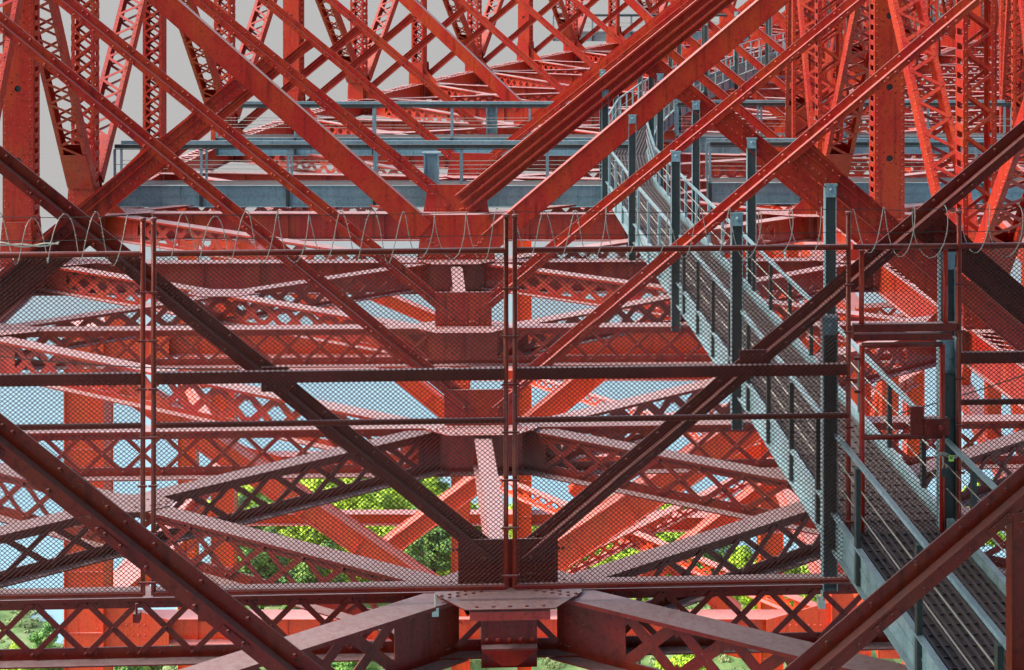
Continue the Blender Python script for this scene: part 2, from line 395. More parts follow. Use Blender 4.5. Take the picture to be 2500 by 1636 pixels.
for i in range(-1, NMAX+1):
    near = i <= 4
    # ---- cross strut of this row
    if i >= 0:
        a, b = node(i, -W+.4), node(i, W-.4)
        lab = {0:'dark red laced cross strut carrying the mesh fence, nearest the camera', 1:'laced red cross strut behind the fence, first beyond the fence foot', 2:'laced red cross strut behind fence mid rails, second beyond the fence foot', 3:'deep solid red plate girder just under the fence top rail', 4:'solid orange plate girder with coiled wire in front of it'}.get(i, 'solid orange cross girder in the %s' % row(i))
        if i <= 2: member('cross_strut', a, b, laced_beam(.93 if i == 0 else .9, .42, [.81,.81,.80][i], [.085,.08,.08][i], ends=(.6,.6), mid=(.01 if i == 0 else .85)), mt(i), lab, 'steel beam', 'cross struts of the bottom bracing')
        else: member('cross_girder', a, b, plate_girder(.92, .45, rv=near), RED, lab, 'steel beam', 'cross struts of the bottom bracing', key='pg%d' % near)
        # ---- flat junction plate on top, centre
        g = empty('junction_plate', frameM(node(i, 0, .014), node(i, 1, .014)), 'flat pink riveted junction plate at the centre of the %s' % row(i) if i else 'large flat riveted junction plate at bottom centre below the fence', 'gusset plate', 'flat junction plates')
        m = MB(); dz = .016
        hw, hd = 1.12, (.75 if i == 0 else .6)
        m.poly([(-hw, -.2, 0), (-hw+.45, -hd, 0), (hw-.45, -hd, 0), (hw, -.2, 0), (hw, .35, 0), (.6, hd, 0), (-.6, hd, 0), (-hw, .35, 0)], (0, 0, dz))
        if i <= 3:
            for s in (-1, 1):
                for r_ in (0, 1): m.rrow((s*.42, -.02-r_*.12, dz), (s*1.02, -.27-r_*.10, dz), (0,0,1), .11, .03)
                m.rrow((s*.5, .3, dz), (s*1.0, .2, dz), (0,0,1), .12, .028)
            m.rrow((-.5, -hd+.08, dz), (.5, -hd+.08, dz), (0,0,1), .24, .03)
        obj('plate', m, mt(i), g)
        # ---- upright gusset at the V foot
        gg = {0:(1.53,1.53,.74), 1:(1.5,1.5,.72), 2:(1.42,1.42,.86), 3:(2.35,2.0,1.35), 4:(2.3,1.95,.95), 7:(2.4,2.0,1.2), 11:(2.4,2.0,1.2)}.get(i, (2.0,1.7,.9))
        g = empty('foot_gusset', frameM(node(i, 0, .035), node(i, 1, .035)), 'dark upright gusset plate at bottom centre behind the double fence post' if i == 0 else 'upright riveted gusset plate joining the two V arms of the %s' % row(i), 'gusset plate', 'upright gussets at the feet of the V braces')
        m = MB(); m.poly([(-gg[0]/2, -.02, 0), (gg[0]/2, -.02, 0), (gg[1]/2, -.02, gg[2]), (-gg[1]/2, -.02, gg[2])], (0, .03, 0))
        if i <= 6:
            for s in (-1, 1):
                for q in (0, .13): m.rrow((s*(.18+q*.5), -.02, .1), (s*(.18+q*.5+(gg[2]-.25)/SLOPE), -.02, gg[2]-.15), (0,-1,0), .15, .03 if i < 2 else .042)
            m.rrow((-gg[0]/2+.1, -.02, .07), (gg[0]/2-.1, -.02, .07), (0,-1,0), .13, .028)
        obj('plate', m, mt(i), g)
        m = MB(); m.box(-gg[0]/2, gg[0]/2, -.14, .1, -.016, .0); obj('base_angle', m, mt(i), g)
    # ---- V arms
    h = armh.get(i, .36); yo = -.06
    zi, SLOPE = {-1:(.4, .82), 0:(.5, .82), 1:(.4, .83)}.get(i, (.3, .81))
    for s, sn in ((-1, 'left'), (1, 'right')):
        c0 = node(i, s*.22, zi); c1 = node(i, s*(W-.3), zi+(W-.5)*SLOPE)
        a_, b_ = (c1, c0) if s < 0 else (c0, c1)
        f = flat_arm(h) if i in (3, 7, 11, 15, 19) else (triple_arm(.84) if (i == 4 and s > 0) else arm_shape(h, .15 if i < 3 else .13, rv=near))
        if i in (3, 7, 11, 15, 19): # wide flat arms start at the gusset's top corner
            sl = .885 if s < 0 else .845; zf = .9 if s < 0 else .52; c0 = node(i, s*.95, zf); c1 = node(i, s*(W-.2), zf+(W-1.15)*sl); a_, b_ = (c1, c0) if s < 0 else (c0, c1)
        kind = 'wide flat' if i in (3, 7, 11, 15, 19) else ('triple ridged' if i == 4 and s > 0 else 'narrow ledged')
        off = Vector((0, -.07, 0))
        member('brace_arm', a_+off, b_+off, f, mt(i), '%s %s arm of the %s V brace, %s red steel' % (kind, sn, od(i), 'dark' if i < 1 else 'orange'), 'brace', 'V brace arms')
        # knee from the truss foot up to the middle of the arm
        k0 = node(i, s*(W-.5), .45); k1 = node(i, s*(W*.5), zi+W*.5*SLOPE-.25)
        a_, b_ = (k0, k1) if s < 0 else (k1, k0)
        member('knee_brace', a_, b_, knee_shape(.44 if i < 4 else .34, rv=near, flare=(1 if s < 0 else 0)), mt(i), 'flanged %s knee brace meeting the arm of the %s V brace' % (sn, od(i)), 'brace', 'knee braces between V arms and trusses', key='kn%d%d' % (near, s))

# ---- bottom laterals
def lat(i0, o0, i1, o1, shape, label, dz, mat=RED):
    a, b = node(i0, o0, dz), node(i1, o1, dz)
    if a.x > b.x: a, b = b, a
    v = (b-a).normalized()
    return member('lateral_beam', a, b, shape, mat, label, 'steel beam', 'slanting laterals of the bottom bracing')
for s, sn in ((-1, 'left'), (1, 'right')):
    lat(0, s*.75, -1, s*(W-.6), perf_beam(.95, .5, .84, (1.0, 1.15) if s < 0 else (1.15, 1.0)), 'deep %s beam with diamond openings running under the camera from bottom centre' % sn, -.012, BROWN_SHADE)
for i in range(0, NMAX-1):
    for s, sn in ((-1, 'left'), (1, 'right')):
        e1 = (.9, 1.0) if s < 0 else (1.0, .9)
        if i % 2 == 0:
            lat(i, s*.8, i+1, s*(W-.7), laced_beam(.80, .4, .84, .10, .17, (.5, .5), rv=i < 2) if i < 2 else perf_beam(.75, .4, .74, e1), '%s lateral from the %s centre back to the truss one row beyond' % (sn, row(i)), -.026, BROWN_SHADE if i == 0 else RED)
            lat(i+1, s*.8, i, s*(W-.7), laced_beam(.80, .4, .84, .10, .17, (.5, .5), rv=i < 2) if i < 2 else perf_beam(.75, .4, .74, e1), '%s lateral from the %s centre forward to the nearer truss foot' % (sn, row(i+1)), -.040, BROWN_SHADE if i == 0 else RED)
        else:
            lat(i, s*.8, i+1, s*(W-.7), perf_beam(.85, .42, .8, (1.6, 1.0) if s < 0 else (1.0, 1.6)), 'pierced plate %s lateral slanting away beyond the %s' % (sn, row(i)), -.026)
    if i % 2 == 0:
        member('centre_beam', node(i, 0.0, -.05), node(i+1, 0.0, -.05), plate_girder(.7, .34, rv=False), RED, 'pale topped lengthwise beam at mid bridge behind the %s' % row(i), 'steel beam', 'short lengthwise centre beams', key='cb')
        for s, sn in ((-1, 'left'), (1, 'right')):
            p = (node(i, s*.8) + node(i+1, s*(W-.7)) + node(i+1, s*.8) + node(i, s*(W-.7)))/4
            if inview(p, p):
                g = empty('crossing_plate', Matrix.Translation(p+Vector((0,0,-.024))), 'small riveted plate where the %s laterals cross beyond the %s' % (sn, row(i)), 'gusset plate', 'crossing plates of the laterals')
                m = MB(); m.poly([(-.9,-.1,0), (-.5,-.42,0), (.5,-.42,0), (.9,-.1,0), (.9,.12,0), (.5,.42,0), (-.5,.42,0), (-.9,.12,0)], (0,0,.016))
                if i < 4:
                    for q in (-1, 1):
                        for r_ in (-1, 1): m.rrow((q*.3, r_*.2, .016), (q*.8, r_*.05, .016), (0,0,1), .12, .028)
                obj('plate', m, mt(i), g)

# ---- bottom chords of the two trusses
def chord_shape(L):
    sd_, top, bat = [], MB(), MB()
    for s in (-1, 1):
        q = MB(); y = s*.38; q.box(0, L, min(y, y-s*.02), max(y, y-s*.02), -.85, 0); q.box(0, L, min(y-s*.021, y-s*.14), max(y-s*.021, y-s*.14), -.02, 0); q.box(0, L, min(y+s*.001, y+s*.1), max(y+s*.001, y+s*.1), -.87, -.85); sd_.append(q)
    n = int(L/.42)
    for k in range(n):
        x = L*k/n; top.bar((x, -.33, .012), (x+L/n, .33, .012), .09, .014); 
        if k % 6 == 3: top.box(x, x+.3, -.36, .36, .022, .034)
    bat.box(0, L, -.36, .36, -.868, -.852)
    return {'side_web': sd_, 'top_lacing': top, 'bottom_plate': bat}
for s, sn in ((-1, 'left'), (1, 'right')):
    for i in range(0, NMAX):
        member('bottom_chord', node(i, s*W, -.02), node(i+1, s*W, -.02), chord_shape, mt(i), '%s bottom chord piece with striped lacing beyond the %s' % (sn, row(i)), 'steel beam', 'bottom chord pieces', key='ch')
# ---- truss posts and diagonals
ZT = 10.4
for s, sn in ((-1, 'left'), (1, 'right')):
    for i in range(0, NMAX+1):
        a, b = node(i, s*W, .0), node(i, s*W, ZT); r = (node(i, 1)-node(i, 0)).normalized()
        fwd = Vector((sin(radians(yaw(i))), cos(radians(yaw(i))), 0))
        up = -r     # local z towards the left so local y points away
        if i % 4 == 3:
            member('truss_post', a, b, holed_post(), RED, 'solid %s post with round holes at the %s' % (sn, row(i)), 'bridge post', 'truss posts', up=up, key='hp', mats={'hole_shade': BLACKW})
        elif i % 2 == 0:
            member('truss_post', a, b, lattice_box(.8 if s < 0 else .84, .62, .52, .085, zig=(s > 0), ends=(1.1, .8), sides='batten'), RED, 'slim %s laced post at the %s, diagonals spreading from its foot' % (sn, row(i)), 'bridge post', 'truss posts', up=up, key='lp%d' % s)
        else:
            member('truss_post', a, b, lattice_box(.8, .6, .5, .08, zig=(s > 0), ends=(1.2, .8)), RED, '%s laced post at the %s under a truss peak' % (sn, row(i)), 'bridge post', 'truss posts', up=up, key='lq%d' % s)
        # connection box at the foot
        if inview(a, a, 150):
            t = empty('post_foot', Matrix.Translation(node(i, s*W, 0)) @ Matrix.Rotation(-radians(yaw(i)), 4, 'Z'), '%s riveted connection plates at the post foot of the %s' % (sn, row(i)), 'gusset plate', 'riveted plates at post feet')
            for yy in (-.5, .5):
                m = MB(); m.poly([(-.48, yy, -.7), (.48, yy, -.7), (.48, yy, .5), (.42, yy, 1.3), (-.42, yy, 1.3), (-.48, yy, .5)], (0, .02, 0))
                if i <= 7 and yy < 0:
                    for xx in (-.4, -.28, .28, .4): m.rrow((xx, yy, -.6), (xx, yy, 1.1), (0,-1,0), .17, .028)
                obj('plate', m, mt(i), t)
            m = MB(); m.poly([(-s*.5, -.3, .0), (-s*1.5, -.3, .0), (-s*.5, -.3, 1.0)], (0, .02, 0)); obj('bracket', m, mt(i), t)
            m = MB(); m.poly([(-s*.45,-.75,.01), (-s*1.0,-.75,.01), (-s*2.4,-.2,.01), (-s*2.4,.2,.01), (-s*1.0,.75,.01), (-s*.45,.75,.01)], (0,0,.014)); m.rrow((-s*.7,-.5,.024), (-s*2.1,-.12,.024), (0,0,1), .15, .028); m.rrow((-s*.7,.5,.024), (-s*2.1,.12,.024), (0,0,1), .15, .028); obj('flat_gusset', m, mt(i), t)
    for i in range(0, NMAX, 2):
        for j, wn in ((i-1, 'toward the camera'), (i+1, 'away from the camera')):
            if j < 0 or j > NMAX: continue
            a, b = node(i, s*W, .55), node(j, s*W, ZT-.1)
            r = (node(i, 1)-node(i, 0)).normalized()
            # x up the diagonal, y away from camera: z = x cross y
            x = (b-a).normalized(); up = -r
            a2 = a.lerp(b, .055)
            member('truss_diagonal', a2, b, lattice_box(.92, .46, .5, .10, zig=True, ends=(1.6, .6), ang=.14), RED, 'slanting %s lattice diagonal leaning %s from the %s foot' % (sn, wn, row(i)), 'brace', 'lattice diagonals of the trusses', up=up, key='ld')

DECK = 0  # last row under the unseen deck, kept short so farther steel stays lit
# ---- second, outer truss line to the right of the far rows
for i in range(4, 17):
    a, b = node(i, W+.5), node(i, W+9)
    member('outrigger_beam', a, b, perf_beam(.8, .4, .7, (.8, .8)), RED, 'outrigger beam reaching right to the outer truss at the %s' % row(i), 'steel beam', 'outrigger beams on the right')
    up = -(node(i, 1)-node(i, 0))
    member('outer_post', node(i, W+9.4), node(i, W+9.4, ZT), lattice_box(.8, .6, .5, .08, zig=True, ends=(1.2, .8), sides='batten'), RED, 'laced post of the outer right truss at the %s' % row(i), 'bridge post', 'outer right truss members', up=up, key='oq')
    j = i+1
    a, b = (node(i, W+9.4, .4), node(j, W+9.4, ZT-.2)) if i % 2 else (node(j, W+9.4, .4), node(i, W+9.4, ZT-.2))
    member('outer_diagonal', a, b, lattice_box(.8, .46, .5, .10, zig=True, ends=(1.6, .6), ang=.14), RED, 'lattice diagonal of the outer right truss beyond the %s' % row(i), 'brace', 'outer right truss members', up=up, key='ld')
    member('outer_chord', node(i, W+9.4, -.02), node(j, W+9.4, -.02), chord_shape, RED, 'striped lower chord of the outer right truss beyond the %s' % row(i), 'steel beam', 'outer right truss members', key='ch')
    member('outer_lateral', node(i, W+.6, -.06), node(j, W+9, -.06), perf_beam(.7, .4, .62, (.8, .8)), RED, 'outer right lateral slanting away beyond the %s' % row(i), 'steel beam', 'outer right truss members')
# ---- road deck overhead, out of frame, cut short to shade only the near rows
t = empty('shading_road_deck', Matrix.Translation((0, -45, 1.7)), 'unseen concrete road deck slab overhead, cut short to shade the near rows', 'bridge deck')
m = MB()
st = []
pts = [(ctrX[-1]+k*.6, D(-1)-P*k, -3) for k in range(8, 0, -1)] + [(ctrX[i], D(i), yaw(i)) for i in range(-1, DECK+1)]
def dk(p, off, z): a = radians(p[2]); return Vector((p[0]+off*cos(a), p[1]-off*sin(a), z)) - Vector((0, -45, 1.7))
for p, q_ in zip(pts, pts[1:]):
    m.poly([dk(p, -13.5, 2.6), dk(p, 13.5, 2.6), dk(q_, 13.5, 2.6), dk(q_, -13.5, 2.6)], (0, 0, .35))
obj('slab', m, plain('deck_concrete', (.3, .29, .28), .8), t)
for k in range(7):
    m = MB(); o_ = -12+4*k
    for p, q_ in zip(pts, pts[1:]): m.bar(dk(p, o_, 2.1), dk(q_, o_, 2.1), .3, .95)
    obj('stringer', m, RED, t)
# ---- top of the trusses is out of frame; next: long grey walkway on the right
def wk(i, off, z):
    return node(i, off, z)
OL, OR_ = 5.3, 6.85; ZF = .95
def fL(i): return {-1:4.95, 0:5.08, 1:5.3, 2:5.45, 3:5.4}.get(i, 5.3)
def fR(i): return fL(i)+1.62
def stringer(L):
    a, b = MB(), MB()
    a.box(0, L, -.02, 0, -.42, .16); b.box(0, L, -.10, -.021, .14, .16); b.box(0, L, -.10, -.021, -.42, -.40); b.box(0, L, -.03, -.021, -.16, -.13)
    return {'web': a, 'lip': b}
def deck_panel(L):
    a, b = MB(), MB(); wd = OR_-OL
    a.box(0, L, .02, wd-.02, -.05, -.02)
    n = 13
    for k in range(n):
        y = .05+(wd-.12)*k/(n-1); b.box(0, L, y-.02, y+.02, -.02, .015)
    for k in range(int(L/.3)): b.box(k*.3, k*.3+.02, .03, wd-.03, -.018, .002)
    return {'deck_sheet': a, 'ribs': b}
def handrail(sgn):
    def f(L):
        top, mid, posts = MB(), MB(), []
        top.box(0, L, -.035, .035, 1.32, 1.38)
        for z in (.62, .98): mid.tube([(0, 0, z), (L*.25, 0, z-.02), (L*.5, 0, z-.03), (L*.75, 0, z-.02), (L, 0, z)], .011, 6)
        n = 4
        for k in range(n):
            q = MB(); x = L*(k+.5)/n; y = -.05*sgn; q.box(x-.05, x+.05, y-.035, y+.035, -.38, 1.315); posts.append(q)
        return {'top_rail': top, 'mid_cable': mid, 'post': posts}
    return f
for i in range(-1, NMAX-1):
    ws = 'beyond the %s' % row(i)
    aL, bL, aR, bR = node(i, fL(i), ZF), node(i+1, fL(i+1), ZF), node(i, fR(i), ZF), node(i+1, fR(i+1), ZF)
    if i == -1:  # start the near end a little before the nearest row
        aL = aL.lerp(bL, -.45); aR = aR.lerp(bR, -.45)
    t = member('walkway_span', aR, bR, lambda L: deck_panel(L), GRATE, 'ribbed dark grating walkway span %s' % ws, 'walkway', 'spans of the long grey walkway', mats={'ribs': GRATE2})
    if t:
        for nm, (p, q_), sg in (('left_stringer', (aL, bL), 1), ('right_stringer', (aR, bR), -1)):
            M = frameM(p, q_); L = (q_-p).length
            for pn, mb in stringer(L).items():
                if sg < 0: mb.v = [(v[0], -v[1], v[2]) for v in mb.v]; mb.f = [g[::-1] for g in mb.f]
                # frame's y points left of travel; the left stringer sits outermost
                if sg > 0: mb.v = [(v[0], -v[1], v[2]) for v in mb.v]; mb.f = [g[::-1] for g in mb.f]
                else: mb.v = [(v[0], -(v[1]), v[2]) for v in mb.v]; mb.f = [g[::-1] for g in mb.f]
                o = obj('stringer_'+pn, mb, GREY, t); o.matrix_parent_inverse = Matrix(); o.matrix_local = t.matrix_world.inverted() @ M
    for (p, q_), sn, sg in (((aL, bL), 'left', -1), ((aR, bR), 'right', 1)):
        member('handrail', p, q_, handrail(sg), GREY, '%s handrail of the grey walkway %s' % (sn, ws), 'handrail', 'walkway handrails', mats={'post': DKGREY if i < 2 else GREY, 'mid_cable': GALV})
# hangers
for i in range(-1, NMAX-2):
    for off, sn in ((fL(i)-.1, 'left'), (fR(i)+(.12 if i < 1 else .2), 'right')):
        zt = .28+off*SLOPE-.2 if off < W/2 else .3+(W-off)*SLOPE-.2
        a, b = node(i, off, -.1), node(i, off, zt)
        def hg(L):
            q, c = MB(), MB()
            q.box(0, L-.02, -.08, .08, -.115, -.10); q.box(0, L-.02, -.08, .08, .10, .115); wb = MB(); wb.box(0, L-.02, -.06, -.048, -.099, .099)
            c.box(L-.02, L+.02, -.1, .1, -.13, .13); c.box(L-.25, L-.02, -.095, -.081, -.1, .1); c.rivet((L-.1, -.095, 0), (0,-1,0), .04)
            return {'column': q, 'web': wb, 'cap': c}
        member('hanger_column', a, b, hg, BROWN_SHADE if i < 0 else GREY, 'grey steel column on the %s side of the walkway at the %s' % (sn, row(i)), 'column', 'grey walkway columns', up=-(node(i, 1)-node(i, 0)), mats={'web': DKGREY if i >= 0 else BROWN_SHADE})
# ---- grey cross gangways
def gangway(y, x0, x1, z, label, ypad, top=1.42):
    t = empty('gangway', Matrix.Translation((x0, y, z)), label, 'walkway', 'grey gangways crossing the bridge')
    L = x1-x0
    m = MB(); m.box(0, L, -.02, 0, -.78, 0); m.box(0, L, -.13, -.021, -.02, 0); m.box(0, L, -.13, -.021, -.78, -.76); m.box(0, L, -.045, -.021, -.41, -.38)
    obj('front_girder', m, GREY, t)
    m = MB(); m.box(0, L, .9, .92, -.78, 0); obj('rear_girder', m, GREY, t)
    m = MB(); m.box(0, L, .001, .899, -.06, -.03); obj('deck', m, GRATE, t)
    n = max(3, int(L/3.1))
    for k in range(n+1):
        x = L*k/n; q = MB(); q.box(x-.06, x+.06, -.125, -.045, -.75, .0); q.rrow((x, -.125, -.7), (x, -.125, -.1), (0,-1,0), .09, .02); obj('stiffener', q, DKGREY, t)
    for yy in (-.05, .9):
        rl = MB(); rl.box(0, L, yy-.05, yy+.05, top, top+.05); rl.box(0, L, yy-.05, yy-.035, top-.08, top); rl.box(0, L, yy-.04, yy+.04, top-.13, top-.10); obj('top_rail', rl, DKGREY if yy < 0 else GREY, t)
        q = MB()
        for zz in (.45, .75): q.tube([(0, yy, zz), (L/2, yy, zz-.03), (L, yy, zz)], .012, 5)
        obj('mid_cable', q, GALV, t)
        for k in range(n+1):
            x = L*k/n; q = MB(); q.box(x-.045, x+.045, yy-.02, yy+.02, .002, top-.131); obj('post', q, GREY, t)
    return t
gangway(56.0, -14.3, 4.4, -9.62, 'near grey gangway with rail crossing behind the coiled wire, left of walkway', 0)
gangway(56.6, 7.2, 20.5, -9.62, 'near grey gangway stretch to the right of the long walkway', 0)
gangway(68.0, -12.9, 4.2, -9.6, 'second grey gangway with rail, farther back and left of the walkway', 0)
gangway(68.5, 7.3, 22, -9.6, 'second grey gangway stretch farther back, right of the walkway', 0)
gangway(131, 3.5, 20, -9.6, 'small distant grey gangway near the top centre of the view', 0)
for (x, y, d, ht, wdt) in ((-3.45, 55.2, .3, .98, .42), (-.6, 69.5, .3, 1.0, .38)):
    t = empty('gangway_bracket', Matrix.Translation((x+ (0.6 if y < 60 else -.3), y-.2, -9.62)), 'short grey steel stub post carrying the %s gangway rail above the gusset' % ('near' if y < 60 else 'second'), 'post', 'stub posts under gangway rails')
    m = MB(); m.box(-wdt/2-.06, -wdt/2, -.12, .12, 0, ht+.3); m.box(wdt/2, wdt/2+.06, -.12, .12, 0, ht+.3); m.box(-wdt/2, wdt/2, 0, .02, 0, ht+.3); obj('column', m, GREY, t)
    m = MB(); m.box(-wdt/2-.12, wdt/2+.12, -.14, .14, ht+.302, ht+.36); obj('cap', m, GREY, t)

# ------------------------------------------------------------------ bottom centre junction box under the near plate
g = empty('junction_box', frameM(node(0, 0, -.02), node(0, 1, -.02)), 'stubby dark box with orange flanges and shiny bolts at bottom centre', 'steel fitting')
m = MB(); m.box(-.42, .42, -.42, -.40, -.98, -.14); m.box(-.42, -.40, -.40, .3, -.98, -.14); m.box(.40, .42, -.40, .3, -.98, -.14); obj('box', m, BROWN_SHADE, g)
m = MB(); m.box(-.60, .60, -.72, -.44, -.135, -.006); obj('upper_flange', m, RED, g)
m = MB(); m.box(-.60, .60, -.72, -.44, -1.16, -1.02); obj('lower_flange', m, RED, g)
for k in range(5):
    m = MB(); m.rivet((-.34+.17*k, -.42, -.56), (0,-1,0), .035); obj('bolt', m, RED, g)
m = MB(); m.box(-.42, .42, -.56, -.421, -.66, -.63); m.poly([(-.42, -.56, -.66), (.42, -.56, -.66), (.12, -.66, -.84), (-.12, -.66, -.84)], (0, .1, 0)); obj('tray', m, BROWN_SHADE, g)

# ------------------------------------------------------------------ fence standing on the near strut
fy = 0  # fence frame: local x along the strut, z up
FM = frameM(node(0, 0, .0) + Vector((0, -.42, 0)), node(0, 1, .0) + Vector((0, -.42, 0)))
FD = D(0)-.42
def fx(pxx, z=0):       # metres along the fence for a photo column
    return (pxx-1240)*FD/3794
H_TOP = 5.29
def chain(x0, x1, z0, z1, cell=.078):
    m = MB(); n = int((x1-x0)/cell); hh = cell*.5; r = .0066; nz = int((z1-z0)/(cell*.86))
    st = (z1-z0)/nz; cw = (x1-x0)/n
    for k in range(n):
        for sgn in (1, -1):
            b = len(m.v); xc = x0+cw*(k+.5)
            for j in range(nz+1):
                x = xc + sgn*(cw*.5 if j % 2 else -cw*.5); z = z0+st*j; y = .004*sgn*(1 if j % 2 else -1) + .02*sin(x*1.9)*sin(z*1.3); x += .005*sin(z*3.1+x*2)+.004*sin(z*9+k)
                m.v += [(x-r*1.25, y, z), (x, y-r, z), (x+r*1.25, y, z)]
            for j in range(nz):
                o = b+3*j
                m.f += [(o, o+1, o+4, o+3), (o+1, o+2, o+5, o+4), (o+2, o, o+3, o+5)]
    return m
def fence_panel(px0, px1, label, rails, z1=H_TOP, zb=.2, mesh=True, clips=True, ties=True):
    x0, x1 = fx(px0), fx(px1)
    t = empty('chain_link_fence', FM @ Matrix.Translation((x0, 0, 0)), label, 'fence', 'fence panels'); L = x1-x0
    for xx in (0.03, L-.03):
        q = MB(); q.tube([(xx, 0, zb), (xx, 0, z1+ (.5 if ties else 0))], .038, 10); q.tube([(xx, 0, z1+(.5 if ties else 0)), (xx, 0, z1+(.54 if ties else .03))], .05, 10)
        obj('post', q, POSTR, t, True)
    for z, r in rails:
        q = MB(); q.tube([(.03, 0, z), (L-.03, 0, z)], r, 10) if r < .06 else q.box(.06, L-.06, -.03, .06, z-r, z+r); obj('rail', q, BROWN_SHADE, t)
    if mesh:
        me = chain(.07, L-.07, zb+.08, z1-.04); o = obj('chain_link_mesh', me, MESHM, t); o.location.y = -.05
    if ties:
        for k in range(7):
            z = .4+k*.72
            for xx in (.03, L-.03): q = MB(); q.box(xx-.07, xx+.07, -.06, -.035, z-.015, z+.015); obj('clamp', q, BROWN_SHADE, t)
    return t
RL = [(H_TOP, .045), (3.43, .085), (2.73, .045), (.22, .05)]
fence_panel(-250, 362, 'chain link fence panel at the left edge of the view', RL)
fence_panel(378, 1240, 'wide chain link fence panel left of the central double post', RL)
fence_panel(1252, 2085, 'wide chain link fence panel right of the central double post', RL)
fence_panel(2352, 2700, 'chain link fence panel cut off by the right edge', [(H_TOP, .045), (3.58, .085), (2.9, .045), (.22, .05)])
# gate in the opening
gx0, gx1 = fx(2100), fx(2342)
t = empty('gate_overpanel', FM @ Matrix.Translation((gx0, 0, 0)), 'mesh filled panel over the gate between brown posts', 'fence', 'fence panels'); L = gx1-gx0
m = MB(); m.box(-.05, L+.05, -.05, .06, 4.0, 4.12); m.box(-.05, L-.02, -.05, .05, 3.87, 3.97); obj('beam', m, BROWN_SHADE, t)
m = MB(); m.tube([(-.05, 0, H_TOP), (L+.05, 0, H_TOP)], .04, 10); obj('rail', m, BROWN_SHADE, t)
for xx in (.08, L-.12):
    m = MB(); m.tube([(xx, 0, 4.1), (xx, 0, H_TOP-.05)], .04, 10); obj('post', m, RED, t, True)
obj('chain_link_mesh', chain(.12, L-.16, 4.14, H_TOP-.05), MESHM, t)
gd0, gd1 = fx(2108), fx(2318); L = gd1-gd0
t = empty('gate', FM @ Matrix.Translation((gd0, -.03, 0)), 'mesh gate door with lock box, opening onto the grey walkway', 'gate')
for xx in (.03, L-.03):
    m = MB(); m.tube([(xx, 0, .82), (xx, 0, 3.8)], .042, 10); obj('stile', m, RED, t, True)
for z in (.82, 2.4, 3.8):
    m = MB(); m.tube([(.03, 0, z), (L-.03, 0, z)], .042, 10); obj('rail', m, BROWN_SHADE, t, True)
o = obj('chain_link_mesh', chain(.08, L-.08, .87, 3.75), MESHM, t)
m = MB(); m.box(L-.32, L+.06, -.06, .06, 2.43, 2.68); o = obj('lock_box', m, BROWN_SHADE, t)
m = MB(); m.tube([(L-.08, -.061, 2.55), (L-.08, -.09, 2.55)], .035, 12); obj('lock_cylinder', m, RED, o)
m = MB(); m.box(L-.52, L-.325, -.03, .03, 2.43, 2.86); obj('latch_plate', m, BROWN_SHADE, t)
for z in (1.2, 2.1, 3.1, 3.6):
    m = MB(); m.box(-.09, .0, -.03, .03, z-.02, z+.02); obj('hinge', m, BROWN_SHADE, t)
# grey gate post beside it, padlock, chain and tag
t = empty('gate_post', FM @ Matrix.Translation((fx(2336), .16, 0)), 'thick blue grey post just right of the gate door', 'post')
m = MB(); m.box(-.14, -.10, -.1, .1, 0, 3.85); m.box(.10, .14, -.1, .1, 0, 3.85); m.box(-.10, .10, -.02, 0, 0, 3.85); obj('column', m, GREY, t)
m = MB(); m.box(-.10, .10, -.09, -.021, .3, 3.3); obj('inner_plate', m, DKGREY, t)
t = empty('padlock', FM @ Matrix.Translation((fx(2314), -.12, 1.92)), 'padlock hanging from a short chain on the gate edge', 'padlock')
m = MB(); m.box(-.045, .045, -.03, .03, -.1, .02); obj('body', m, DKGREY, t)
m = MB(); m.tube([(-.03+.03*(1-cos(a)), 0, .02+.07*sin(a)) for a in [pi*k/8 for k in range(9)]], .01, 6); obj('shackle', m, GALV, t)
m = MB()
for k in range(9):
    c = Vector((-.12+.035*k, -.02*sin(k), .22+.03*sin(k*.7))); m.tube([tuple(c+Vector((.03*cos(a), .01*sin(a)*(k % 2), .018*sin(a)))) for a in [2*pi*j/8 for j in range(9)]], .008, 5)
m.tube([(-.02, 0, .09), (-.03, 0, .2)], .012, 6)
obj('chain', m, GALV, t)
t = empty('inspection_tag', FM @ Matrix.Translation((fx(2330), -.14, 2.1)), 'small yellow green tag by the gate padlock', 'tag')
m = MB(); m.box(-.04, .04, 0, .006, -.05, .04); o = obj('card', m, TAG, t)
m = MB(); m.box(-.018, .018, -.003, -.001, -.015, .012); m.box(-.028, .028, -.003, -.001, .022, .028); obj('printed_mark', m, BLACKW, o)
# coiled wire on the fence top
def coil(px0, px1, label, seed):
    random.seed(seed)
    x0, x1 = fx(px0), fx(px1); t = empty('wire_coil', FM @ Matrix.Translation((x0, 0, H_TOP+.23)), label, 'razor wire', 'coils of wire along the fence top'); L = x1-x0
    m = MB(); pitch = .47; n = int(L/pitch); pts = []
    for k in range(n*16+1):
        a = 2*pi*k/16; j = k/16
        rr = .37 + .03*sin(j*1.7+seed)
        pts.append((pitch*j - .035*sin(a)*(1+1.5*sin(j*1.3+seed)), .20*sin(a), rr*cos(a) + .02*sin(j*2.3)))
    m.tube(pts, .0068, 5)
    for k, p in enumerate(pts):
        if k % 2 == 0: m.box(p[0]-.016, p[0]+.016, p[1]-.002, p[1]+.002, p[2]-.005, p[2]+.005)
    obj('coil', m, COILM, t, True)
    m = MB(); m.tube([(0, 0, .35), (L*.5, 0, .32), (L, 0, .35)], .006, 5); m.tube([(0, 0, .0), (L*.5, 0, -.02), (L, 0, .0)], .006, 5); obj('line_wire', m, BLACKW, t)
coil(-60, 372, 'coil of wire on the fence top at the left edge', 1)
coil(376, 1240, 'loose coil of wire on the fence top left of centre', 2)
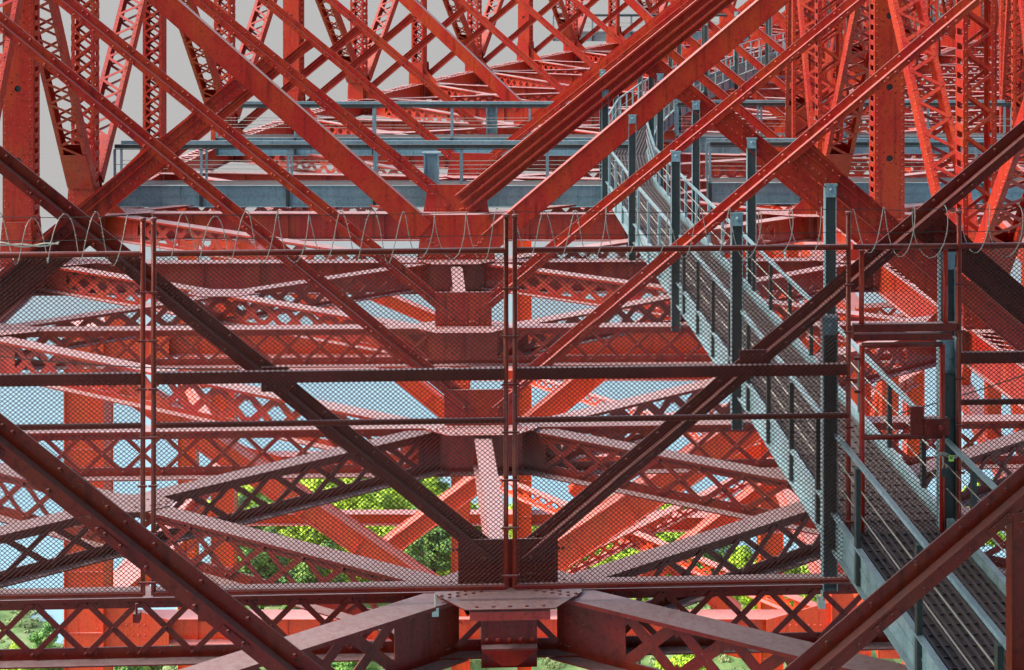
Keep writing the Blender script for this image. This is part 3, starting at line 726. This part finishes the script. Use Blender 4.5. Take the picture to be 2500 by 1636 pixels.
coil(1252, 2085, 'loose coil of wire on the fence top right of centre', 3)
coil(2092, 2350, 'coil of wire over the gate between two posts', 4)
coil(2356, 2560, 'coil of wire on the fence top at the right edge', 5)
# stay of twisted wire on the far left
t = empty('guy_wire', FM @ Matrix.Translation((fx(0), -.1, 5.35)), 'twisted pale wires tied round the far left post', 'wire')
m = MB()
for q in (0, pi):
    m.tube([(.0+ .09*k, .015*cos(k*.9+q), .12+.02*sin(k*.9+q)+.02*cos(k*.5)) for k in range(-4, 12)], .012, 5)
    m.tube([(.12, 0, .1), (.05, .01, -.15), (.11+.01*cos(q), 0, -.5)], .012, 5)
obj('strands', m, GALV, t)
t = empty('thin_cable', Matrix.Translation((-9.6, 28, -8.0)), 'thin black cable sagging across blue water at left', 'cable')
m = MB(); m.tube([(0.2+k*.45, 0, .12-k*.05+.006*k*k*.4) for k in range(11)], .011, 5); obj('strand', m, BLACKW, t)
t = empty('thin_cable', Matrix.Translation((7.2, 28, -8.9)), 'thin dark cable rising to the right behind the gate', 'cable')
m = MB(); m.tube([(-.2+k*.35, 0, -.02+k*.095+.002*k*k) for k in range(9)], .011, 5); obj('strand', m, BLACKW, t)
# line of rope along the strut, pegs and clamps
for pxx, zz, nm in ((1063, .16, 'small pale clamp on the strut left of the big junction plate'), (500, .12, 'small dark clamp on the strut under the left double post'), (2010, .1, 'small pale clamp on the strut at the right fence end'), (345, .1, 'small rusty clamp on the strut left of the left double post')):
    t = empty('beam_clamp', FM @ Matrix.Translation((fx(pxx), -.1, -.08)), nm, 'clamp', 'clamps on the near strut')
    m = MB(); m.box(-.05, .05, -.02, .12, -.08, .05); obj('jaw', m, GALV if pxx in (1063, 2010) else BROWN_SHADE, t)
    m = MB(); m.tube([(0, 0, .05), (0, 0, zz+.1)], .018, 8); obj('screw', m, GALV if pxx in (1063, 2010) else BROWN_SHADE, t)

# ------------------------------------------------------------------ lower towers of the arch viaduct
def boxcol(wd, dp, rv=True, fl=.12):
    def f(L):
        a, b, r = MB(), MB(), MB()
        a.box(0, L, -dp/2, dp/2, -wd/2, wd/2)
        for z in (-wd/2, wd/2): b.box(0, L, -dp/2-.12, -dp/2-.001, z-.03, z+.03); b.box(0, L, dp/2+.001, dp/2+.12, z-.03, z+.03)
        n = int(L/3)
        for k in range(1, n): b.box(L*k/n-.03, L*k/n+.03, -dp/2-.06, -dp/2-.002, -wd/2+.04, wd/2-.04)
        if rv: a.rrow((.5, -dp/2, wd*.36), (L-.5, -dp/2, wd*.36), (0,-1,0), .6, .05); a.rrow((.5, -dp/2, -wd*.36), (L-.5, -dp/2, -wd*.36), (0,-1,0), .6, .05)
        return {'body': a, 'ribs': b}
    return f
ZG = -75
def W2(pxx, y): return (pxx-1250)*y/3794
def Z2(pyy, y): return -(pyy+200)*y/3794
def tower(y, xl, xr, zb, nm, leg=1.9, bd=1.3, ztop=-13, mid=None, second=None):
    t = empty('tower_bent', Matrix.Translation(((xl+xr)/2, y, ZG)), nm, 'steel tower', 'steel towers below the deck'); o0 = t.matrix_world.translation
    def put(pn, a, b, shp, up=(0,0,1), mat=TOWR):
        M = frameM(Vector(a), Vector(b), up)
        L = (Vector(b)-Vector(a)).length
        base = None
        for k, mb in shp(L).items():
            for q in (mb if isinstance(mb, list) else [mb]):
                o = obj(pn if base is None else k, q, mat, t if base is None else base)
                if base is None: o.matrix_local = t.matrix_world.inverted() @ M; base = o
        return base
    for x in [xl, xr] + ([mid] if mid is not None else []):
        put('leg', (x, y, ZG), (x, y, ztop), boxcol(leg if x != mid else leg*.8, leg*.9), up=(-1, 0, 0))
    for z, d in [(zb, bd)] + (second or []):
        put('cross_beam', (xl+leg/2, y, z), (xr-leg/2, y, z), plate_girder(d, 1.1, 4.5))
        for s_, x in ((1, xl+leg/2), (-1, xr-leg/2)):
            m = MB(); m.poly([(0, -.62, .9), (s_*3.2, -.62, 0), (s_*3.2, -.62, -d), (0, -.62, -d-.9)][::s_], (0, .05, 0)); m.rrow((s_*.5, -.65, -d*.2), (s_*2, -.65, -d*.2), (0,-1,0), .28, .07); m.rrow((s_*.5, -.65, -d*.6), (s_*2, -.65, -d*.6), (0,-1,0), .28, .07)
            o = obj('haunch_plate', m, TOWR, t); o.location = Vector((x, y, z))-o0
    cx = (xl+xr)/2
    for s_, x in ((-1, xl), (1, xr)):
        a, b = ((x, y+.2, ztop-2), (cx, y+.2, zb)) if s_ < 0 else ((cx, y+.2, zb), (x, y+.2, ztop-2))
        put('diagonal', a, b, boxcol(1.0 if s_ < 0 else 1.4, .9))
    return t
tower(78, W2(217, 78), W2(2068, 78), Z2(1500, 78), 'near steel tower with wide orange left leg and pink topped beam', 1.9, 1.25, -20.3, second=[(Z2(803, 78), 1.25)])
tower(106, W2(548, 106), W2(1880, 106), Z2(1108, 106), 'middle steel tower below deck with slim central leg', 1.5, .9, -19.2, mid=W2(1125, 106), second=[(Z2(1400, 106)-4, 1)])
tower(138, W2(405, 138)+2, W2(2230, 138), Z2(900, 138), 'distant steel tower below deck showing through the lattice', 1.5, .9, -24.5, mid=W2(1280, 138), second=[(Z2(1250, 138), 1)])
# longitudinal girders between towers
def girder_thing(a, b, d, fw, nm, pf=False):
    member('tower_girder', a, b, perf_beam(d, fw, 1.2, (2, 2)) if pf else plate_girder(d, fw, 3, rv=False), TOWR, nm, 'steel beam', 'girders between the lower towers')
zA, zB, zC = Z2(1500, 78)+.1, Z2(1108, 106)+.1, Z2(900, 138)+.1
for xa, xb, xc, sn in ((217, 548, 460, 'left'), (2068, 1880, 2230, 'right')):
    girder_thing((W2(xa, 78), 79, zA), (W2(xb, 106), 105, zB), 1.1, .9, '%s orange girder linking the near and middle towers' % sn)
    girder_thing((W2(xb, 106), 107, zB), (W2(xc, 138), 137, zC), 1.1, .9, '%s orange girder linking the middle and distant towers' % sn)
xm = W2(1150, 78)
for (x0, y0, z0), (x1, y1, z1), nm in (
    ((W2(1150,78), 79, zA-.15), (W2(1880,106), 105, zB-.15), 'pierced girder slanting from near beam centre to middle right leg'),
    ((W2(2068,78)-1, 79, zA-.25), (W2(1125,106), 105, zB-.25), 'pierced girder slanting from near right leg to middle tower'),
    ((W2(1125,106), 107, zB-.15), (W2(2230,138), 137, zC-.15), 'pierced girder slanting from middle tower to distant right leg'),
    ((W2(1880,106), 107, zB-.2), (W2(1280,138), 137, zC-.2), 'pierced girder slanting from middle right leg to distant centre leg')):
    girder_thing((x0, y0, z0), (x1, y1, z1), .8, .6, nm, True)

member('lower_brace', (W2(880, 95), 95, Z2(1385, 95)), (W2(1180, 95), 95, Z2(1165, 95)), boxcol(.95, 1.1), TOWR, 'white edged red brace rising past the trees left of centre', 'brace', 'slanting braces under the deck')
member('lower_brace', (W2(1480, 98), 98, Z2(1255, 98)), (W2(2000, 98), 98, Z2(1262, 98)), plate_girder(.9, .8, 4, rv=False), TOWR, 'level red brace behind the trees right of centre', 'brace', 'slanting braces under the deck')
member('lower_brace', (W2(1400, 92), 92, Z2(1180, 92)), (W2(1800, 92), 92, Z2(1500, 92)), boxcol(.9, .9), TOWR, 'red brace falling to the right below the fence, right of centre', 'brace', 'slanting braces under the deck')
member('lower_brace', (W2(1560, 90), 90, Z2(1420, 90)), (W2(1960, 90), 90, Z2(1120, 90)), boxcol(.8, .8), TOWR, 'red brace rising to the right toward the walkway', 'brace', 'slanting braces under the deck')
member('lower_brace', (W2(262, 80), 80, Z2(1460, 80)), (W2(470, 92), 92, Z2(1290, 92)), boxcol(.8, 1.5), TOWR, 'pale topped brace rising right from the near left tower leg', 'brace', 'slanting braces under the deck')
# right-hand lower truss seen through the gate
def side_truss(y0, y1, x0, x1, zt, zb, nm, n=4):
    t = empty('side_truss', Matrix.Translation((x0, y0, zb)), nm, 'steel truss', 'lower side trusses'); o0 = Vector((x0, y0, zb))
    a, b = Vector((x0, y0, 0)), Vector((x1, y1, 0))
    def pt(u, z): p = a.lerp(b, u); return Vector((p.x, p.y, z))-o0
    m = MB(); m.bar(pt(0, zt), pt(1, zt), .9, .9); obj('top_chord', m, TOWR, t)
    m = MB(); m.bar(pt(0, zb), pt(1, zb), .9, .9); obj('bottom_chord', m, TOWR, t)
    for k in range(n+1):
        m = MB(); m.bar(pt(k/n, zb), pt(k/n, zt), .6, .7, (1,0,0)); obj('post', m, TOWR, t)
        if k < n:
            m = MB(); z_ = (zb, zt) if k % 2 else (zt, zb); m.bar(pt(k/n, z_[0]), pt((k+1)/n, z_[1]), .5, .6); obj('diagonal', m, TOWR, t)
    return t
side_truss(60, 128, 22, 31, -15, -27, 'red lower side truss seen through the gate at right', 7)
side_truss(66, 128, 16, 19, -19, -31, 'red lower inner truss behind the walkway at right', 6)
for k, (y, x0, x1, z) in enumerate(((62, 16, 23, -15.2), (68, 15, 24, -17), (74, 14, 25, -20), (82, 14, 27, -22), (90, 12, 28, -25), (97, 12, 29, -18), (104, 10, 30, -27))):
    member('side_beam', (x0, y, z), (x1, y, z+.6), perf_beam(1.0, .7, .9, (1, 1)), TOWR, 'pink topped side beam number %s from the camera in the right lower truss' % ['one','two','three','four','five','six','seven'][k], 'steel beam', 'cross beams of the right lower trusses')

# ------------------------------------------------------------------ water, shore, trees
def struct(name, mb, mat, smooth=False):
    o = obj(name, mb, mat, None, smooth); o['kind'] = 'structure'; return o
m, n, b, L = newmat('bay_water')
g = N(n, 'ShaderNodeNewGeometry'); sp = N(n, 'ShaderNodeSeparateXYZ'); L(g.outputs['Position'], sp.inputs[0])
rg = N(n, 'ShaderNodeMapRange'); rg.inputs[1].default_value = 190; rg.inputs[2].default_value = 380; L(sp.outputs[1], rg.inputs[0])
mx = N(n, 'ShaderNodeMix', data_type='RGBA'); mx.inputs[6].default_value = (.22, .38, .48, 1); mx.inputs[7].default_value = (.185, .183, .182, 1); L(rg.outputs[0], mx.inputs[0])
L(mx.outputs[2], b.inputs['Base Color']); b.inputs['Roughness'].default_value = .55; b.inputs['IOR'].default_value = 1.2
nz = N(n, 'ShaderNodeTexNoise'); nz.inputs['Scale'].default_value = .08; nz.inputs['Detail'].default_value = 8; L(g.outputs['Position'], nz.inputs['Vector'])
bp = N(n, 'ShaderNodeBump'); bp.inputs['Strength'].default_value = .4; bp.inputs['Distance'].default_value = .6; L(nz.outputs[0], bp.inputs['Height']); L(bp.outputs[0], b.inputs['Normal'])
WATER = m
q = MB(); q.v = [(-5000, -300, ZG), (5000, -300, ZG), (5000, 5500, ZG), (-5000, 5500, ZG)]; q.f = [(0,1,2,3)]; struct('water', q, WATER)
m, n, b, L = newmat('shore_grass')
g = N(n, 'ShaderNodeNewGeometry'); n1 = N(n, 'ShaderNodeTexNoise'); n1.inputs['Scale'].default_value = .35; n1.inputs['Detail'].default_value = 10; n1.inputs['Roughness'].default_value = .7; L(g.outputs['Position'], n1.inputs['Vector'])
cr = N(n, 'ShaderNodeValToRGB'); e = cr.color_ramp.elements; e[0].position = .3; e[0].color = (.05, .11, .04, 1); e[1].position = .7; e[1].color = (.34, .38, .22, 1); e2 = e.new(.5); e2.color = (.16, .27, .09, 1)
L(n1.outputs[0], cr.inputs[0]); L(cr.outputs[0], b.inputs['Base Color']); b.inputs['Roughness'].default_value = .9
GRASS = m
# shore: hill that falls to the water; its far edge is uneven
q = MB(); nx, ny = 90, 50; X0, X1, Y0, Y1 = -130, 130, 40, 205
def shore_y(x): return 176 + 9*sin(x*.07+1) + 5*sin(x*.19) + (8 if x > -34 else -4) 
for j in range(ny+1):
    for k in range(nx+1):
        x = X0+(X1-X0)*k/nx; y = Y0+(Y1-Y0)*j/ny; d = shore_y(x)-y
        z = ZG - 1.5 + min(4.5, max(0, d)*.11+ (1.6 if d > 0 else -3)) + .5*sin(x*.3)*sin(y*.23)
        q.v.append((x, y, z))
for j in range(ny):
    for k in range(nx):
        a = j*(nx+1)+k; q.f.append((a, a+1, a+nx+2, a+nx+1))
struct('shore_ground', q, GRASS, True)
def tie(pxx, pyy, nm):
    t = empty('tie_plate', FM @ Matrix.Translation((fx(pxx), .08, 10.3-(pyy+200)*FD/3794)), nm, 'gusset plate', 'tie plates on the fence mid rail')
    m = MB(); m.poly([(-.2, 0, -.17), (.2, 0, -.17), (.24, 0, .1), (.2, 0, .2), (-.2, 0, .2)], (0, .02, 0)); m.rrow((-.14, 0, -.1), (.14, 0, -.1), (0,-1,0), .1, .022); m.rrow((-.14, 0, .12), (.14, 0, .12), (0,-1,0), .1, .022); obj('plate', m, BROWN_SHADE, t)
tie(672, 925, 'dark tie plate where the fence rail crosses the left brace arm'); tie(1845, 898, 'dark tie plate where the fence rail crosses the right brace arm')
def leafmat(name, c1, c2, c3):
    m, n, b, L = newmat(name)
    g = N(n, 'ShaderNodeNewGeometry'); n1 = N(n, 'ShaderNodeTexNoise'); n1.inputs['Scale'].default_value = .5; n1.inputs['Detail'].default_value = 3; L(g.outputs['Position'], n1.inputs['Vector'])
    ad = N(n, 'ShaderNodeMath', operation='MULTIPLY_ADD'); ad.inputs[1].default_value = .35; L(g.outputs['Random Per Island'], ad.inputs[0]); L(n1.outputs[0], ad.inputs[2])
    cr = N(n, 'ShaderNodeValToRGB'); e = cr.color_ramp.elements; e[0].position = .45; e[0].color = (*c1, 1); e[1].position = .85; e[1].color = (*c3, 1); e2 = e.new(.62); e2.color = (*c2, 1)
    L(ad.outputs[0], cr.inputs[0]); L(cr.outputs[0], b.inputs['Base Color']); b.inputs['Roughness'].default_value = .7
    return m
LEAFA = leafmat('bright_foliage', (.08, .20, .02), (.30, .52, .03), (.55, .75, .05))
LEAFB = leafmat('dark_foliage', (.03, .11, .04), (.09, .27, .06), (.25, .45, .08))
BARK = plain('bark', (.09, .065, .045), .9)
def crown_mesh(seed, r, h, n, mat):
    random.seed(seed); m = MB(); cl = []
    for k in range(26):
        a = random.uniform(0, 2*pi); rr = r*random.uniform(.15, .85)*(1); zz = random.uniform(.22, 1)
        rr *= math.sqrt(max(.05, 1-(zz-.45)**2*2.2))
        cl.append((rr*cos(a), rr*sin(a), h*zz, r*random.uniform(.2, .36)))
    for k in range(n):
        c = random.choice(cl); v = Vector((random.gauss(0,1), random.gauss(0,1), random.gauss(0,1))).normalized()*c[3]*random.uniform(.6, 1.05)
        p = Vector(c[:3])+Vector((v.x, v.y, v.z*.75)); s = random.uniform(.13, .30)
        nn = (v.normalized()+Vector((random.uniform(-.7,.7), random.uniform(-.7,.7), random.uniform(-.1,.9)))).normalized(); x = nn.orthogonal().normalized(); x.rotate(Matrix.Rotation(random.uniform(0, 6.28), 3, nn)); y = nn.cross(x)
        b = len(m.v); m.v += [tuple(p+x*s), tuple(p+y*s*.6), tuple(p-x*s), tuple(p-y*s*.6)]; m.f.append((b, b+1, b+2, b+3))
    return m.mesh('crown', mat)
def trunk_mesh(seed, h):
    random.seed(seed); m = MB()
    m.tube([(0,0,-.8), (.05,.1,h*.3), (-.1,.1,h*.6), (0,0,h*.85)], .28, 7)
    for k in range(6):
        a = k*1.1; m.tube([(0, 0, h*(.25+.07*k)), (1.1*cos(a), 1.1*sin(a), h*(.4+.07*k)), (2.2*cos(a), 2.2*sin(a), h*(.5+.07*k))], .1, 5)
    return m.mesh('trunk', BARK)
crowns = [crown_mesh(3, 4.3, 8.5, 9000, LEAFA), crown_mesh(5, 4.6, 7.5, 9000, LEAFA), crown_mesh(8, 4.0, 9.5, 9000, LEAFB), crown_mesh(9, 4.4, 8, 9000, LEAFB)]
trunks = [trunk_mesh(k, 7.5) for k in range(4)]
TR = [(610,1200,182,1,1.2),(670,1170,186,0,1.3),(760,1150,188,1,1.35),(890,1135,192,0,1.4),(980,1160,188,1,1.3),(1050,1190,184,0,1.2),(1020,1230,170,1,1.2),(880,1210,172,0,1.2),(760,1220,170,1,1.2),(650,1250,166,0,1.1),(1250,1250,176,0,1.2),(1450,1270,176,1,1.1),(1600,1290,170,0,1.2),(630,1180,176,0,1.0),(720,1150,184,1,1.05),(780,1135,190,0,1.1),(840,1120,194,1,1.15),(930,1135,190,0,1.1),(700,1260,160,0,.9),(820,1270,160,1,.9),(920,1260,162,0,.9),(1000,1290,156,2,.85),(590,1330,150,3,.8),(600,1235,158,3,.8),(680,1190,172,2,.95),(740,1240,160,0,.9),(800,1165,180,0,1.15),(860,1210,170,1,1.0),(900,1150,186,2,1.1),(950,1215,168,0,.95),(1000,1180,178,1,1.05),(1060,1240,162,3,.8),(1040,1150,190,0,1.1),
      (1130,1235,172,1,1.0),(1190,1250,168,0,.95),(1300,1300,160,1,.8),(1420,1330,158,0,.75),(640,1300,150,2,.7),(760,1330,146,3,.7),(880,1300,150,0,.75),(980,1330,146,3,.75),(1560,1200,185,0,.9),(1650,1230,178,1,.9),
      (1740,1310,160,2,.8),(1830,1350,155,0,.8),(1920,1380,150,1,.8),(1700,1220,182,1,.7),(120,1530,138,2,.6),(40,1580,132,0,.5),(340,1520,140,3,.6),(470,1480,146,1,.6),(700,1440,140,2,.6),(850,1560,130,3,.6),(1000,1560,128,2,.6),(1560,1460,138,0,.6),(1680,1560,130,1,.6),(2150,1250,165,0,.7),(2400,1180,172,1,.8),(2300,1320,155,2,.6)]
tw = ['leftmost','second','third','fourth','fifth','sixth','seventh','eighth','ninth','tenth','eleventh','twelfth','thirteenth','fourteenth','fifteenth','sixteenth','seventeenth','eighteenth','nineteenth','twentieth']
tw += ['twenty-'+q for q in ('first','second','third','fourth','fifth','sixth','seventh','eighth','ninth')]
tw += ['thirty-'+q for q in ('first','second','third','fourth','fifth','sixth','seventh','eighth','ninth')]+['fortieth']+['forty-'+q for q in ('first','second','third','fourth','fifth','sixth','seventh','eighth','ninth')]+['fiftieth']+['fifty-'+q for q in ('first','second','third','fourth','fifth','sixth','seventh','eighth','ninth')]+['sixtieth','sixty-first','sixty-second','sixty-third','sixty-fourth']
TR.sort(); NT = len(TR)
random.seed(44); m = MB()
for k in range(1500):
    y = random.uniform(118, 172); x = random.uniform(-.36, .36)*y
    if random.random() < .35 and -22 < x < 10: continue
    r0 = random.uniform(.25, 1.1); hh = r0*random.uniform(.5, 1.0)
    d = shore_y(x)-y
    z0 = ZG - 1.5 + min(4.5, max(0, d)*.11+(1.6 if d > 0 else -3)) + .5*sin(x*.3)*sin(y*.23)
    if d < 1: continue
    for j in range(int(30+60*r0)):
        v = Vector((random.gauss(0,1), random.gauss(0,1), abs(random.gauss(0,1)))).normalized(); p = Vector((x, y, z0)) + Vector((v.x*r0, v.y*r0, v.z*hh)); s_ = random.uniform(.08, .2)
        nn = (v+Vector((random.uniform(-.8,.8), random.uniform(-.8,.8), random.uniform(0,.8)))).normalized(); xx = nn.orthogonal().normalized(); yy = nn.cross(xx)
        b0 = len(m.v); m.v += [tuple(p+xx*s_), tuple(p+yy*s_*.6), tuple(p-xx*s_), tuple(p-yy*s_*.6)]; m.f.append((b0, b0+1, b0+2, b0+3))
sh = obj('undergrowth', m, leafmat('scrub_foliage', (.05, .10, .035), (.18, .26, .09), (.38, .44, .20))); sh['kind'] = 'stuff'; sh['label'] = 'low scrub and bushes covering the shore'; sh['category'] = 'undergrowth'
for k, (pxx, pyt, y, v, s) in enumerate(TR):
    h = [8.5, 7.5, 9.5, 8][v]*s; x = W2(pxx, y); ztop = Z2(pyt, y); zb = max(ztop-h*1.05, ZG+.5)
    h_ = (NT+1)//2; cnt = tw[k] if k < h_ else ('rightmost' if k == NT-1 else tw[NT-1-k])
    t = empty('shore_tree', Matrix.Translation((x, y, zb)) @ Matrix.Rotation(k*1.3, 4, 'Z'), '%s leafy tree on the shore, counting along from the %s, %s green' % (cnt, 'left' if k < h_ else 'right', 'bright' if v < 2 else 'dark'), 'tree', 'trees on the shore below')
    t.scale = (s, s, s*(ztop-zb)/max(h, .1)*.98 if h else 1)
    obj('crown', crowns[v], None, t); obj('trunk', trunks[v], None, t)
print('OBJECTS', len(bpy.data.objects))
